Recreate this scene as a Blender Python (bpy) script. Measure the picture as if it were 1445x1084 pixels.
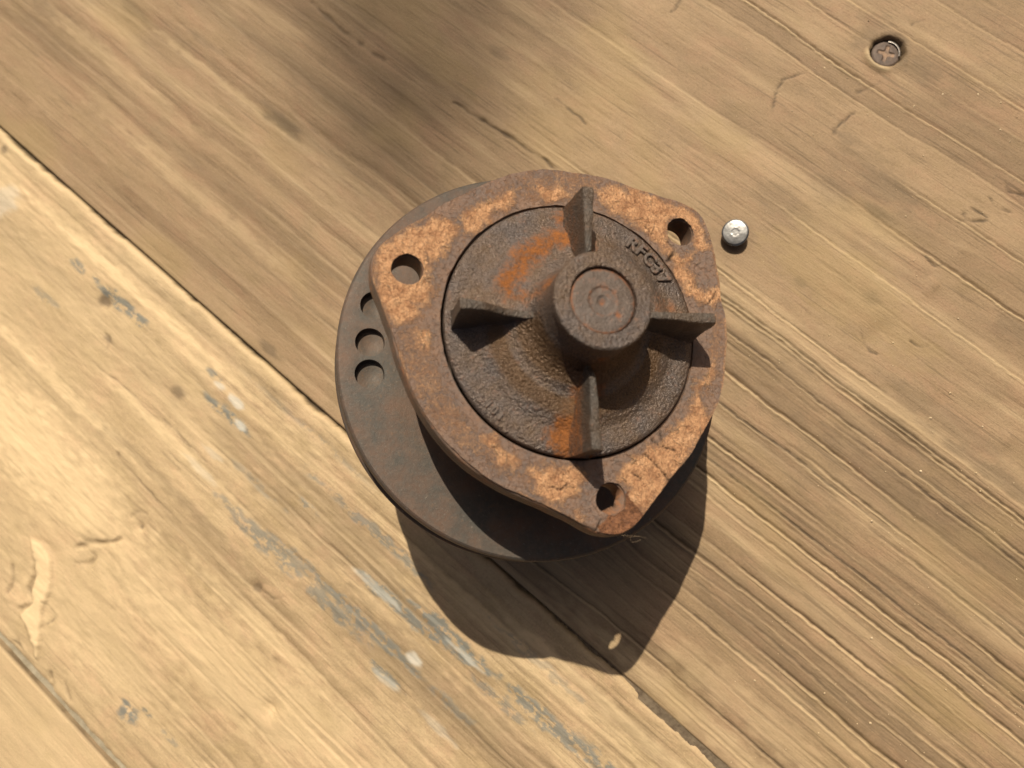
import bpy, math, random
import numpy as np
from mathutils import Matrix, Vector
from mathutils.geometry import delaunay_2d_cdt

for _o in list(bpy.data.objects):
    bpy.data.objects.remove(_o)
SC = bpy.context.scene
SC.unit_settings.system = 'METRIC'
COL = SC.collection
MM = 0.001

# ------------------------------------------------------------------ camera
CAM_LOC = np.array([44.8108, 3.84498, 285.67130])
CAM_R = np.array([0.75992, 0.620909, -0.192334])
CAM_U = np.array([-0.619454, 0.781426, 0.075171])
CAM_B = np.array([0.196969, 0.062018, 0.978446])
cam = bpy.data.cameras.new('camera')
cam.sensor_width = 36.0
cam.lens = 36.0 * 1085.0 / 1445.0
cam.clip_start, cam.clip_end = 0.01, 50.0
cam.dof.use_dof = True
cam.dof.focus_distance = 0.235
cam.dof.aperture_fstop = 11.5
cam_o = bpy.data.objects.new('camera', cam)
COL.objects.link(cam_o)
cam_o.matrix_world = Matrix([[CAM_R[i], CAM_U[i], CAM_B[i], CAM_LOC[i] * MM] for i in range(3)] + [[0, 0, 0, 1]])
SC.camera = cam_o

# ------------------------------------------------------------------ light
SUN_DIR = Vector((0.330607, -0.455138, -0.82677))          # the way the light travels
world = bpy.data.worlds.new('World')
SC.world = world
world.use_nodes = True
wt = world.node_tree
wt.nodes.clear()
sky = wt.nodes.new('ShaderNodeTexSky')
sky.sky_type = 'NISHITA'
sky.sun_disc = False
sky.sun_elevation = math.asin(-SUN_DIR.z)
sky.sun_rotation = math.atan2(-SUN_DIR.x, -SUN_DIR.y)
bg = wt.nodes.new('ShaderNodeBackground')
sky.air_density = 0.45
sky.dust_density = 6.0
sky.ozone_density = 0.0
bg.inputs['Strength'].default_value = 0.05
wo = wt.nodes.new('ShaderNodeOutputWorld')
wt.links.new(sky.outputs[0], bg.inputs[0])
wt.links.new(bg.outputs[0], wo.inputs[0])
sun = bpy.data.lights.new('sun', 'SUN')
sun.energy = 5.0
sun.angle = math.radians(0.53)
sun.color = (1.0, 0.91, 0.77)
sun_o = bpy.data.objects.new('sun', sun)
COL.objects.link(sun_o)
sun_o.rotation_euler = SUN_DIR.to_track_quat('-Z', 'Y').to_euler()
SC.view_settings.view_transform = 'Standard'
SC.view_settings.look = 'None'
SC.view_settings.exposure = 0.0
SC.view_settings.gamma = 1.0


# ------------------------------------------------------------------ helpers
def ray(px, py):
    d = CAM_R * ((px - 722.5) / 1085.0) - CAM_U * ((py - 542.0) / 1085.0) - CAM_B
    return d


def table_xy(px, py, z=0.0):
    """photo pixel -> mm on the boards"""
    d = ray(px, py)
    t = (z - CAM_LOC[2]) / d[2]
    p = CAM_LOC + d * t
    return p[0], p[1]


PU = np.array([0.723926, 0.542842, -0.42574])
PV = np.array([-0.648043, 0.746723, -0.149817])
PA = np.array([0.236582, 0.384354, 0.892357])
PV = np.cross(PA, PU)
P0 = np.array([0.0, 0.0, 55.495])       # centre of the pulley's upper face


def pump_xy(px, py, h):
    """photo pixel -> mm in the pump's own frame, on the plane h above the pulley face"""
    d = ray(px, py)
    o = P0 + PA * h
    t = ((o - CAM_LOC) @ PA) / (d @ PA)
    p = CAM_LOC + d * t - o
    return p @ PU, p @ PV


_rng = np.random.RandomState(7)
_LAT = [_rng.rand(256, 256) for _ in range(8)]
_LAT3 = _rng.rand(64, 64, 64)


def vn(x, y, seed=0):
    L = _LAT[seed % 8]
    x = np.asarray(x, float) + 37.7 * seed
    y = np.asarray(y, float) + 91.3 * seed
    xi = np.floor(x).astype(int); yi = np.floor(y).astype(int)
    fx = x - xi; fy = y - yi
    fx = fx * fx * (3 - 2 * fx); fy = fy * fy * (3 - 2 * fy)
    a = L[xi & 255, yi & 255]; b = L[(xi + 1) & 255, yi & 255]
    c = L[xi & 255, (yi + 1) & 255]; d = L[(xi + 1) & 255, (yi + 1) & 255]
    return (a * (1 - fx) + b * fx) * (1 - fy) + (c * (1 - fx) + d * fx) * fy


def fbm(x, y, seed=0, o=4, g=0.5):
    s = 0; a = 1; t = 0
    for k in range(o):
        s = s + a * vn(x * 2 ** k, y * 2 ** k, seed + k); t += a; a *= g
    return s / t


def vn3(p, seed=0):
    p = p + seed * 17.31
    i = np.floor(p).astype(int); f = p - i; f = f * f * (3 - 2 * f)
    r = 0
    for a in (0, 1):
        for b in (0, 1):
            for c in (0, 1):
                w = (f[:, 0] if a else 1 - f[:, 0]) * (f[:, 1] if b else 1 - f[:, 1]) * (f[:, 2] if c else 1 - f[:, 2])
                r = r + w * _LAT3[(i[:, 0] + a) & 63, (i[:, 1] + b) & 63, (i[:, 2] + c) & 63]
    return r


def fbm3(p, seed=0, o=3):
    s = 0; a = 1; t = 0
    for k in range(o):
        s = s + a * vn3(p * 2 ** k, seed + k); t += a; a *= .5
    return s / t


def sstep(a, b, x):
    t = np.clip((x - a) / (b - a), 0, 1)
    return t * t * (3 - 2 * t)


def in_poly(x, y, poly):
    ins = np.zeros(x.shape, bool)
    n = len(poly)
    for i in range(n):
        x0, y0 = poly[i]; x1, y1 = poly[(i + 1) % n]
        c = ((y0 > y) != (y1 > y))
        xx = (x1 - x0) * (y - y0) / ((y1 - y0) if y1 != y0 else 1e-9) + x0
        ins ^= c & (x < xx)
    return ins


def poly_dist(x, y, line, closed=False):
    d = np.full(x.shape, 1e9)
    n = len(line)
    for i in range(n if closed else n - 1):
        x0, y0 = line[i]; x1, y1 = line[(i + 1) % n]
        dx, dy = x1 - x0, y1 - y0
        t = np.clip(((x - x0) * dx + (y - y0) * dy) / (dx * dx + dy * dy + 1e-12), 0, 1)
        d = np.minimum(d, np.hypot(x - x0 - t * dx, y - y0 - t * dy))
    return d


def poly_sd(x, y, poly):
    d = poly_dist(x, y, poly, True)
    return np.where(in_poly(x, y, poly), -d, d)


def mesh_obj(name, v, f, mat, parent=None, smooth=True, attrs=None, scale=MM):
    """one mesh object; v in mm, f a list of faces or an integer array of triangles or quads"""
    me = bpy.data.meshes.new(name)
    v = np.asarray(v, np.float32) * scale
    if isinstance(f, np.ndarray):
        k = f.shape[1]
        me.vertices.add(len(v)); me.vertices.foreach_set('co', v.ravel())
        me.loops.add(f.size); me.loops.foreach_set('vertex_index', f.astype(np.int32).ravel())
        me.polygons.add(len(f)); me.polygons.foreach_set('loop_start', np.arange(0, f.size, k, dtype=np.int32))
        me.update(calc_edges=True)
    else:
        me.from_pydata([tuple(p) for p in v], [], f)
    me.validate()
    if smooth:
        me.polygons.foreach_set('use_smooth', np.ones(len(me.polygons), bool))
    for k, a in (attrs or {}).items():
        at = me.attributes.new(k, 'FLOAT', 'POINT')
        at.data.foreach_set('value', np.asarray(a, np.float32))
    me.materials.append(mat)
    o = bpy.data.objects.new(name, me)
    COL.objects.link(o)
    if parent is not None:
        o.parent = parent
    return o


def auto_smooth(o, deg=35):
    me = o.data
    me.set_sharp_from_angle(angle=math.radians(deg))


def tag(o, label, cat, group=None):
    o['label'] = label; o['category'] = cat
    if group:
        o['group'] = group


def grid_faces(nu, nv, wrap_u=False):
    a = np.arange(nu if wrap_u else nu - 1)[:, None]; b = np.arange(nv - 1)[None, :]
    a2 = (a + 1) % nu
    q = np.stack([a * nv + b, a2 * nv + b, a2 * nv + b + 1, a * nv + b + 1], -1)
    return q.reshape(-1, 4)


def lathe(profile, n=192):
    """profile: list of (r, z) from outside bottom to inside top; returns vertices and quads"""
    pr = np.array(profile, float)
    th = np.linspace(0, 2 * math.pi, n, endpoint=False)
    v = np.stack([pr[None, :, 0] * np.cos(th)[:, None], pr[None, :, 0] * np.sin(th)[:, None],
                  np.broadcast_to(pr[None, :, 1], (n, len(pr)))], -1).reshape(-1, 3)
    return v, grid_faces(n, len(pr), True)


def dense_profile(pts, step):
    out = []
    for (r0, z0), (r1, z1) in zip(pts[:-1], pts[1:]):
        k = max(1, int(round(math.hypot(r1 - r0, z1 - z0) / step)))
        for j in range(k):
            out.append((r0 + (r1 - r0) * j / k, z0 + (z1 - z0) * j / k))
    out.append(pts[-1])
    return out


def join(parts):
    vs, fs, n = [], [], 0
    for v, f in parts:
        vs.append(np.asarray(v, float)); fs += [tuple(int(i) + n for i in q) for q in f]; n += len(v)
    return np.concatenate(vs), fs


def fill(outer, holes, inner=None):
    """triangles between an outline and its holes, through the inner points"""
    vs = []; es = []
    for loop in [outer] + list(holes):
        b = len(vs); n = len(loop)
        vs += [Vector((float(p[0]), float(p[1]))) for p in loop]
        es += [(b + i, b + (i + 1) % n) for i in range(n)]
    if inner is not None:
        vs += [Vector((float(p[0]), float(p[1]))) for p in inner]
    r = delaunay_2d_cdt(vs, es, [], 0, 1e-6)
    v = np.array([tuple(p) for p in r[0]]); f = np.array(r[2], int)
    c = v[f].mean(1)
    ok = in_poly(c[:, 0], c[:, 1], outer)
    for h in holes:
        ok &= ~in_poly(c[:, 0], c[:, 1], h)
    f = f[ok]
    a = v[f[:, 1]] - v[f[:, 0]]; b = v[f[:, 2]] - v[f[:, 0]]
    flip = (a[:, 0] * b[:, 1] - a[:, 1] * b[:, 0]) < 0
    f[flip] = f[flip][:, ::-1]
    return v, f


def circle(cx, cy, r, n=48):
    t = np.linspace(0, 2 * math.pi, n, endpoint=False)
    return np.stack([cx + r * np.cos(t), cy + r * np.sin(t)], 1)


# ------------------------------------------------------------------ node helpers
class NT:
    def __init__(self, name):
        self.m = bpy.data.materials.new(name); self.m.use_nodes = True
        self.t = self.m.node_tree; self.t.nodes.clear()
        self.out = self.t.nodes.new('ShaderNodeOutputMaterial')
        self.b = self.t.nodes.new('ShaderNodeBsdfPrincipled')
        self.t.links.new(self.b.outputs[0], self.out.inputs[0])
        tc = self.t.nodes.new('ShaderNodeTexCoord'); self.obj = tc.outputs['Object']

    def n(self, kind, **kw):
        x = self.t.nodes.new(kind)
        for k, v in kw.items():
            setattr(x, k, v)
        return x

    def put(self, sock, v):
        if hasattr(v, 'is_linked'):
            self.t.links.new(v, sock)
        elif isinstance(v, (tuple, list)) and len(v) == 3 and sock.type == 'RGBA':
            sock.default_value = (*v, 1)
        elif sock.type == 'RGBA' and not isinstance(v, (tuple, list)):
            sock.default_value = (v, v, v, 1)
        else:
            sock.default_value = v

    def noise(self, scale, detail=4, rough=.55, stretch=None, dist=0.0):
        """scale in features per millimetre"""
        mp = self.n('ShaderNodeMapping')
        s = 1000.0
        mp.inputs['Scale'].default_value = tuple(s * k for k in (stretch or (1, 1, 1)))
        self.t.links.new(self.obj, mp.inputs[0])
        x = self.n('ShaderNodeTexNoise')
        x.inputs['Scale'].default_value = scale; x.inputs['Detail'].default_value = detail
        x.inputs['Roughness'].default_value = rough; x.inputs['Distortion'].default_value = dist
        self.t.links.new(mp.outputs[0], x.inputs['Vector'])
        return x.outputs['Fac']

    def ramp(self, fac, a, b, lo=0.0, hi=1.0):
        x = self.n('ShaderNodeMapRange', clamp=True)
        self.put(x.inputs[0], fac)
        x.inputs[1].default_value = a; x.inputs[2].default_value = b
        x.inputs[3].default_value = lo; x.inputs[4].default_value = hi
        return x.outputs[0]

    def mix(self, fac, a, b, mode='MIX'):
        x = self.n('ShaderNodeMix', data_type='RGBA', blend_type=mode)
        self.put(x.inputs[0], fac); self.put(x.inputs[6], a); self.put(x.inputs[7], b)
        return x.outputs[2]

    def math(self, op, a, b=0.0):
        x = self.n('ShaderNodeMath', operation=op)
        self.put(x.inputs[0], a); self.put(x.inputs[1], b)
        return x.outputs[0]

    def attr(self, name):
        x = self.n('ShaderNodeAttribute', attribute_name=name)
        return x.outputs['Fac']

    def bump(self, h, dist, strength=1.0, normal=None):
        x = self.n('ShaderNodeBump')
        x.inputs['Strength'].default_value = strength
        x.inputs['Distance'].default_value = dist * MM
        self.put(x.inputs['Height'], h)
        if normal is not None:
            self.t.links.new(normal, x.inputs['Normal'])
        return x.outputs[0]

    def done(self, col, rough, metal=0.0, normal=None, spec=None):
        self.put(self.b.inputs['Base Color'], col); self.put(self.b.inputs['Roughness'], rough)
        self.put(self.b.inputs['Metallic'], metal)
        if spec is not None:
            self.b.inputs['Specular IOR Level'].default_value = spec
        if normal is not None:
            self.t.links.new(normal, self.b.inputs['Normal'])
        return self.m


# ------------------------------------------------------------------ materials
def wood_material(name, pale, mid, brown, streak=1.0):
    k = NT(name)
    big = k.noise(.035, 3, .5, (.35, 1, 1))
    fib = k.noise(.55, 6, .65, (.06, 1, 1))
    fine = k.noise(2.2, 5, .7, (.10, 1, 1))
    grit = k.noise(1.3, 6, .75)
    hair = k.noise(1.2, 4, .6, (.022, 1, 1), .3)
    blot = k.noise(.09, 5, .6, (.6, 1, 1))
    c = k.mix(k.ramp(big, .35, .68), pale, mid)
    c = k.mix(k.math('MULTIPLY', k.ramp(blot, .48, .72), .45), c, brown)
    mo = k.noise(.16, 6, .7, (.6, 1, 1)); mo2 = k.noise(.075, 5, .7, (.6, 1, 1), .4)
    c = k.mix(k.math('MULTIPLY', k.ramp(mo, .52, .68), .42), c, (mid[0] * .80, mid[1] * .82, mid[2] * .86))
    c = k.mix(k.math('MULTIPLY', k.ramp(mo2, .50, .64), .45), c, (pale[0] * 1.02, pale[1] * .88, pale[2] * .92))
    c = k.mix(k.math('MULTIPLY', k.ramp(mo2, .46, .34), .40), c, (mid[0] * .86, mid[1] * .90, mid[2] * .78))
    c = k.mix(k.math('MULTIPLY', k.ramp(fib, .45, .75), .35 * streak), c, tuple(x * .72 for x in mid))
    c = k.mix(k.math('MULTIPLY', k.ramp(fine, .5, .8), .22), c, tuple(x * .55 for x in mid))
    c = k.mix(k.math('MULTIPLY', k.ramp(grit, .52, .70), .62), c, tuple(x * .62 for x in mid))
    c = k.mix(k.math('MULTIPLY', k.ramp(grit, .47, .30), .40), c, tuple(min(1, x * 1.28) for x in pale))
    c = k.mix(k.math('MULTIPLY', k.ramp(hair, .58, .66), .55), c, tuple(x * .5 for x in brown))
    c = k.mix(k.attr('grain'), c, tuple(x * .42 for x in brown))
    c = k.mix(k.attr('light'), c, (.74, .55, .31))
    c = k.mix(k.attr('stain'), c, (.115, .080, .046))
    c = k.mix(k.math('MULTIPLY', k.attr('ochre'), .55), c, (.34, .24, .10))
    pn = k.noise(.28, 6, .72, (.6, 1, 1))
    pf = k.math('MULTIPLY', k.attr('paint'), k.ramp(pn, .44, .50))
    c = k.mix(k.math('MULTIPLY', pf, .85), c, (.150, .165, .150))
    c = k.mix(k.attr('white'), c, (.62, .58, .48))
    c = k.mix(k.attr('crack'), c, (.035, .024, .014))
    h = k.math('ADD', k.math('MULTIPLY', fib, .6 * streak), k.math('MULTIPLY', fine, .45))
    h = k.math('ADD', h, k.math('ADD', k.math('MULTIPLY', grit, .9), k.math('MULTIPLY', hair, -.7)))
    nrm = k.bump(h, .26)
    r = k.ramp(fine, .3, .8, .52, .72)
    return k.done(c, r, 0, nrm, .30)


WOOD_A = wood_material('weathered_pine_pale', (.53, .385, .215), (.41, .285, .150), (.30, .20, .100))
WOOD_B = wood_material('weathered_pine_tan', (.335, .225, .122), (.278, .183, .098), (.205, .131, .067), .55)


def rust_material(name, dark, brown, orange, spec=.5, amount=.0, bump=.10, rough=(.42, .72), metal=.35, fleck=.0, grain=0.0):
    k = NT(name)
    a = k.noise(.10, 6, .65); b = k.noise(.55, 6, .7); c2 = k.noise(2.4, 4, .7); sp = k.noise(1.1, 4, .8)
    c = k.mix(k.ramp(a, .38, .62), dark, brown)
    c = k.mix(k.math('MULTIPLY', k.ramp(b, .45, .68), .55), c, tuple(x * 1.5 for x in dark))
    m = k.math('ADD', k.math('MULTIPLY', k.attr('rust'), 1.25), amount)
    m = k.ramp(k.math('ADD', m, k.math('MULTIPLY', k.math('SUBTRACT', b, .5), 3.0)), .2, 1.25)
    o = k.mix(k.ramp(k.math('ADD', k.math('MULTIPLY', c2, .5), k.math('MULTIPLY', b, .5)), .38, .64), tuple(x * .33 for x in orange), orange)
    c = k.mix(m, c, o)
    br = k.ramp(k.math('ADD', k.attr('ochre'), k.math('MULTIPLY', k.math('SUBTRACT', sp, .5), .8)), .3, .9)
    c = k.mix(k.math('MULTIPLY', br, .8), c, (.105, .056, .022))
    if fleck:
        c = k.mix(k.math('MULTIPLY', k.ramp(sp, .62, .74), fleck), c, (.30, .31, .27))
    h = k.math('ADD', k.math('MULTIPLY', b, .7), k.math('MULTIPLY', c2, .35))
    if grain:
        g = k.noise(grain, 3, .6); h = k.math('ADD', h, k.math('MULTIPLY', g, 2.2))
    r = k.mix(m, k.ramp(c2, .3, .75, *rough), .85)
    x = k.n('ShaderNodeSeparateColor'); k.t.links.new(r, x.inputs[0])
    me = k.math('MULTIPLY', k.math('SUBTRACT', 1.0, m), metal)
    return k.done(c, x.outputs[0], me, k.bump(h, bump), spec)


CAST = rust_material('cast_iron_rusty', (.118, .094, .080), (.148, .098, .062), (.32, .110, .020), bump=.36, grain=1.3, rough=(.16, .46), metal=.42)
BLADE = rust_material('cast_iron_blade', (.090, .076, .062), (.105, .072, .047), (.26, .09, .018), bump=.3, grain=1.5, rough=(.24, .55), metal=.4)
HUBM = rust_material('machined_iron_worn', (.118, .092, .075), (.112, .080, .058), (.36, .12, .03), bump=.16, grain=1.8, rough=(.42, .70), metal=.3)
PULM = rust_material('pulley_iron', (.076, .068, .056), (.128, .080, .054), (.20, .09, .035), bump=.16, spec=.3, amount=.02, rough=(.48, .72), metal=.3, fleck=.45)
BODY = rust_material('housing_iron', (.060, .050, .040), (.085, .055, .035), (.22, .09, .03), spec=.2, bump=.2, rough=(.6, .85), metal=.2)
FLANGE = rust_material('flange_iron', (.110, .080, .060), (.150, .088, .052), (.36, .15, .06), amount=.12, bump=.14, rough=(.5, .75), metal=.2)


def gasket_material():
    k = NT('gasket_paper')
    a = k.noise(.16, 6, .7); b = k.noise(.8, 6, .75); c2 = k.noise(3.0, 5, .7); d = k.noise(1.5, 5, .7, (1, .35, 1), 1.2)
    base = k.mix(k.ramp(a, .36, .64), (.190, .140, .112), (.285, .178, .118))
    base = k.mix(k.math('MULTIPLY', k.ramp(b, .48, .66), .42), base, (.34, .165, .085))
    dk = k.noise(.30, 6, .75)
    base = k.mix(k.math('MULTIPLY', k.ramp(dk, .54, .70), .6), base, (.105, .075, .058))
    e2 = k.noise(1.4, 6, .8, (1, 1, 1), .6)
    t = k.mix(k.ramp(e2, .32, .62), (.52, .245, .110), (.80, .46, .235))
    t = k.mix(k.math('MULTIPLY', k.ramp(d, .52, .68), .6), t, (.21, .090, .040))
    t = k.mix(k.math('MULTIPLY', k.ramp(c2, .56, .72), .7), t, (.80, .52, .29))
    vo = k.n('ShaderNodeTexVoronoi', feature='DISTANCE_TO_EDGE')
    vo.inputs['Scale'].default_value = 560.0
    wv = k.n('ShaderNodeTexNoise'); wv.inputs['Scale'].default_value = 900.0; wv.inputs['Detail'].default_value = 4
    k.t.links.new(k.obj, wv.inputs['Vector'])
    va = k.n('ShaderNodeVectorMath', operation='MULTIPLY_ADD')
    k.t.links.new(wv.outputs['Color'], va.inputs[0]); va.inputs[1].default_value = (.0016,) * 3; k.t.links.new(k.obj, va.inputs[2])
    k.t.links.new(va.outputs[0], vo.inputs['Vector'])
    split = k.math('MULTIPLY', k.ramp(vo.outputs['Distance'], .07, .01), k.ramp(b, .48, .60))
    v2 = k.noise(.32, 6, .72)
    t = k.mix(k.math('MULTIPLY', k.ramp(v2, .46, .66), .62), t, (.30, .125, .055))
    t = k.mix(k.math('MULTIPLY', k.ramp(v2, .44, .30), .45), t, (.78, .50, .29))
    t = k.mix(k.math('MULTIPLY', split, .30), t, (.060, .026, .012))
    m = k.ramp(k.math('ADD', k.attr('torn'), k.math('ADD', k.math('MULTIPLY', k.math('SUBTRACT', e2, .5), 1.3), k.math('MULTIPLY', k.math('SUBTRACT', b, .5), 1.8))), .18, .92)
    c = k.mix(m, base, t)
    br = k.ramp(k.math('ADD', k.attr('deep'), k.math('MULTIPLY', k.math('SUBTRACT', b, .5), .7)), .35, .75)
    c = k.mix(br, c, k.mix(k.ramp(e2, .38, .62), (.12, .052, .028), (.34, .15, .065)))
    c = k.mix(k.attr('crack'), c, (.03, .018, .010))
    hh = k.math('ADD', k.math('MULTIPLY', d, .8), k.math('MULTIPLY', c2, .5))
    hh = k.math('MULTIPLY', hh, k.math('ADD', k.math('MULTIPLY', m, .85), .16))
    sp = k.ramp(m, 0, 1, .55, .92)
    return k.done(c, sp, 0, k.bump(k.math('ADD', hh, k.math('SUBTRACT', k.math('MULTIPLY', e2, .95), k.math('MULTIPLY', split, .5))), .60), .35)


GASK = gasket_material()


def simple(name, col, rough, metal, col2=None, sc=.8, bump=.05):
    k = NT(name)
    a = k.noise(sc, 5, .65)
    c = k.mix(k.ramp(a, .35, .65), col, col2 or tuple(x * .6 for x in col))
    return k.done(c, k.ramp(a, .3, .7, rough * .8, min(1, rough * 1.25)), metal, k.bump(a, bump), .5)


SILVER = simple('screw_steel_bright', (.44, .43, .40), .38, 1.0, (.20, .19, .175), .35, .05)
def rusty_screw():
    k = NT('screw_steel_rusted')
    a = k.noise(.6, 5, .65)
    c = k.mix(k.ramp(a, .35, .65), (.085, .060, .045), (.14, .098, .070))
    c = k.mix(k.ramp(k.math('ADD', k.math('MULTIPLY', k.attr('fill'), .8), k.math('MULTIPLY', k.math('SUBTRACT', a, .5), 2.0)), .4, 1.0), c, (.27, .17, .10))
    return k.done(c, .65, .2, k.bump(a, .15), .5)


RUSTY = rusty_screw()
GLINT = simple('screw_edge_glint', (.62, .58, .52), .35, 1.0, (.35, .30, .25), .9, .05)  # bright metal for the glint strip on the sunk screw
CRUMB = simple('crumb_pale', (.70, .55, .35), .9, 0.0, (.55, .40, .22))
FIBRE = simple('fibre_pale', (.34, .24, .14), .8, 0.0)
EARTH = simple('earth', (.16, .11, .07), .95, 0.0, (.10, .07, .04), .05, .5)
UNDER = simple('underside_timber', (.20, .14, .08), .85, 0.0, (.12, .08, .05), .1, .3)

# ------------------------------------------------------------------ boards
deck = bpy.data.objects.new('tabletop', None)
COL.objects.link(deck)
deck['kind'] = 'structure'
SEAM_A, SEAM_C = -70.2, -237.9

# lines of the growth rings read off the photograph: (y at x=0, slope, half width, darkness, ridge height)
R = random.Random(3)
RING_B = []          # the wide board
y = SEAM_A + 5
while y < 60:
    RING_B.append((y, R.uniform(-.010, .012), R.uniform(.35, 1.1), R.uniform(.25, .8), R.uniform(.14, .42)))
    y += R.choice([1.9, 2.5, 3.2, 4.4, 5.6, 6.8, 8.0])
for y, w, dk, h in ((62.2, .8, .7, .45), (65.0, .5, .5, .3), (58.6, .7, .6, .3), (89.0, .7, .35, .30), (97.0, .5, .2, .2), (112.6, .8, .35, .42), (128.0, .6, .25, .28), (144.0, .7, .3, .36), (151.4, .8, .32, .42), (163.5, .6, .25, .36), (171.5, .7, .28, .42), (185.0, .6, .3, .36), (193.0, .7, .3, .4), (204.0, .6, .3, .4), (214.0, .6, .3, .4)):
    RING_B.append((y, R.uniform(-.008, .006), w, dk, h))
RING_A = []
y = SEAM_C + 6
while y < SEAM_A - 4:
    RING_A.append((y, R.uniform(-.02, .02), R.uniform(.5, 1.6), R.uniform(.15, .6), R.uniform(.12, .34)))
    y += R.choice([3.0, 4.5, 6.5, 8.0, 10.5])


def px_line(pts):
    return [table_xy(*p) for p in pts]


def board(name, x0, x1, y0, y1, dx, dy, mat, rings, feat, edge0, edge1, seed, terr):
    xs = np.concatenate([np.linspace(x0, -322, 60)[:-1], np.arange(-322, 214, dx), np.linspace(214, x1, 60)])
    nx = len(xs); ny = int((y1 - y0) / dy) + 1
    ys = np.linspace(y0, y1, ny)
    X, Y = np.meshgrid(xs, ys, indexing='ij')
    n = X.shape
    Z = np.zeros(n); at = {k: np.zeros(n) for k in ('grain', 'light', 'stain', 'ochre', 'paint', 'white', 'crack')}
    wob = (fbm(X * .012, Y * .03, seed, 3) - .5) * 5.0 + (fbm(X * .05, Y * .05, seed + 3, 3) - .5) * 1.2
    yy = Y + wob
    lowf = fbm(X * .008, Y * .02, seed + 5, 2)
    if terr:
        yj = yy + (fbm(X * .35, Y * .9, seed + 2, 3) - .5) * .6 + (vn(X * .9, Y * 1.1, seed + 6) - .5) * .22
        ry_ = np.array([q[0] for q in rings]); tr = np.random.RandomState(21)
        tone = tr.uniform(0, 1, len(ry_) + 1) ** 1.6
        idx = np.searchsorted(ry_, yj)
        at['grain'] += tone[idx] * .30 * sstep(.2, .65, vn(X * .010 + idx * 3.1, Y * .01, seed)) * sstep(-120, 0, X)
        at['light'] += (1 - tone[idx]) ** 3 * .08
        Z += (tr.uniform(-.10, .10, len(ry_) + 1))[idx]
        fl = fbm(X * .018, yj * 1.15, seed + 4, 3)
        at['grain'] += sstep(.58, .72, fl) * .28 * sstep(62, 40, Y) * sstep(-90, 40, X)
        yy = yj
    for i, (ry, sl, w, dk, h) in enumerate(rings):
        if terr:
            sl = 0.0
        d = yy - ry - sl * X
        sel = np.abs(d) < 9
        m = .25 + 1.2 * sstep(.3, .7, vn(X * .014 + i * 5.3, Y * .0 + i * 1.7, seed + 2))
        soft = (.52 if terr else .75) + 3.0 * sstep(-20, -170, X)                      # the rings spread where the board is worn smooth
        line = np.exp(-(d / (w * soft)) ** 2)
        shade = np.where(d > 0, np.exp(-(d / (2.6 * w * soft + .4)) ** 2), np.exp(-(d / (w * .7 * soft)) ** 2))
        if terr:
            shade = (.42 + .4 * (soft > 1.2)) * shade + .8 * np.exp(-((d - .2) / .34) ** 2) / soft
        at['grain'] += np.where(sel, shade * dk * m * .50 / soft ** .55, 0)
        crest = np.exp(-((d + .55 * w + .25) / ((.34 + .14 * w) * np.sqrt(soft))) ** 2)
        at['light'] += np.where(sel, crest * h * m * .50 / soft, 0)
        Z += np.where(sel, (crest * h * .80 - line * h * .75) * m / soft ** .8, 0)
    Z += (fbm(X * .02, Y * .05, seed + 1, 3) - .5) * .9
    Z += (fbm(X * .09, Y * .35, seed + 4, 4) - .5) * .42
    Z += (fbm(X * .5, Y * .9, seed + 6, 3) - .5) * .10
    # weathering streaks along the grain
    st = fbm(X * .01, Y * .11, seed + 2, 5)
    at['grain'] += sstep(.54, .8, st) * .13
    at['light'] += sstep(.55, .8, fbm(X * .012, Y * .15, seed + 1, 5)) * .20
    feat(X, Y, Z, at)
    # edges
    for (ye, sgn, rad, rag) in ((y0, 1, *edge0), (y1, -1, *edge1)):
        jag = rag * (fbm(X * .10, X * 0 + ye, seed + 1, 5, .65) - .40)
        e = (Y - ye) * sgn - np.maximum(jag, 0)
        q = np.clip((rad - e) / rad, 0, 1.6)
        Z -= rad * (1 - np.sqrt(np.clip(1 - np.minimum(q, 1) ** 2, 0, 1))) * .8 + np.maximum(q - 1, 0) * rad * 3
        at['light'] += sstep(1.6 * rad, .3 * rad, e) * .25 * (rad > 1.5)
        at['crack'] += sstep(.4, -.3, e) * .8 * (.35 + .65 * sstep(70, 0, X) if ye > SEAM_A - 3 and ye < SEAM_A + 3 else 1)
    for k in at:
        at[k] = np.clip(at[k], 0, 1)
    v = np.stack([X, Y, Z], -1).reshape(-1, 3)
    f = grid_faces(nx, ny)
    # the sides, 32 mm deep
    idx = np.arange(nx * ny).reshape(nx, ny)
    loop = np.concatenate([idx[:, 0], idx[-1, 1:], idx[-2::-1, -1], idx[0, -2:0:-1]])
    low = v[loop].copy(); low[:, 2] = -32
    b = len(v); L = len(loop); k = np.arange(L); k2 = (k + 1) % L
    side = np.stack([loop[k], b + k, b + k2, loop[k2]], -1)
    v = np.concatenate([v, low])
    fl = np.concatenate([f, side])
    attrs = {q: np.concatenate([a.ravel(), np.full(L, .6 if q == 'stain' else 0.0)]) for q, a in at.items()}
    o = mesh_obj(name, v, fl, mat, deck, True, attrs)
    return o


def dent(X, Y, Z, c, r, d):
    q = np.hypot(X - c[0], Y - c[1]) / r
    Z -= d * np.exp(-q ** 2)


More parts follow.
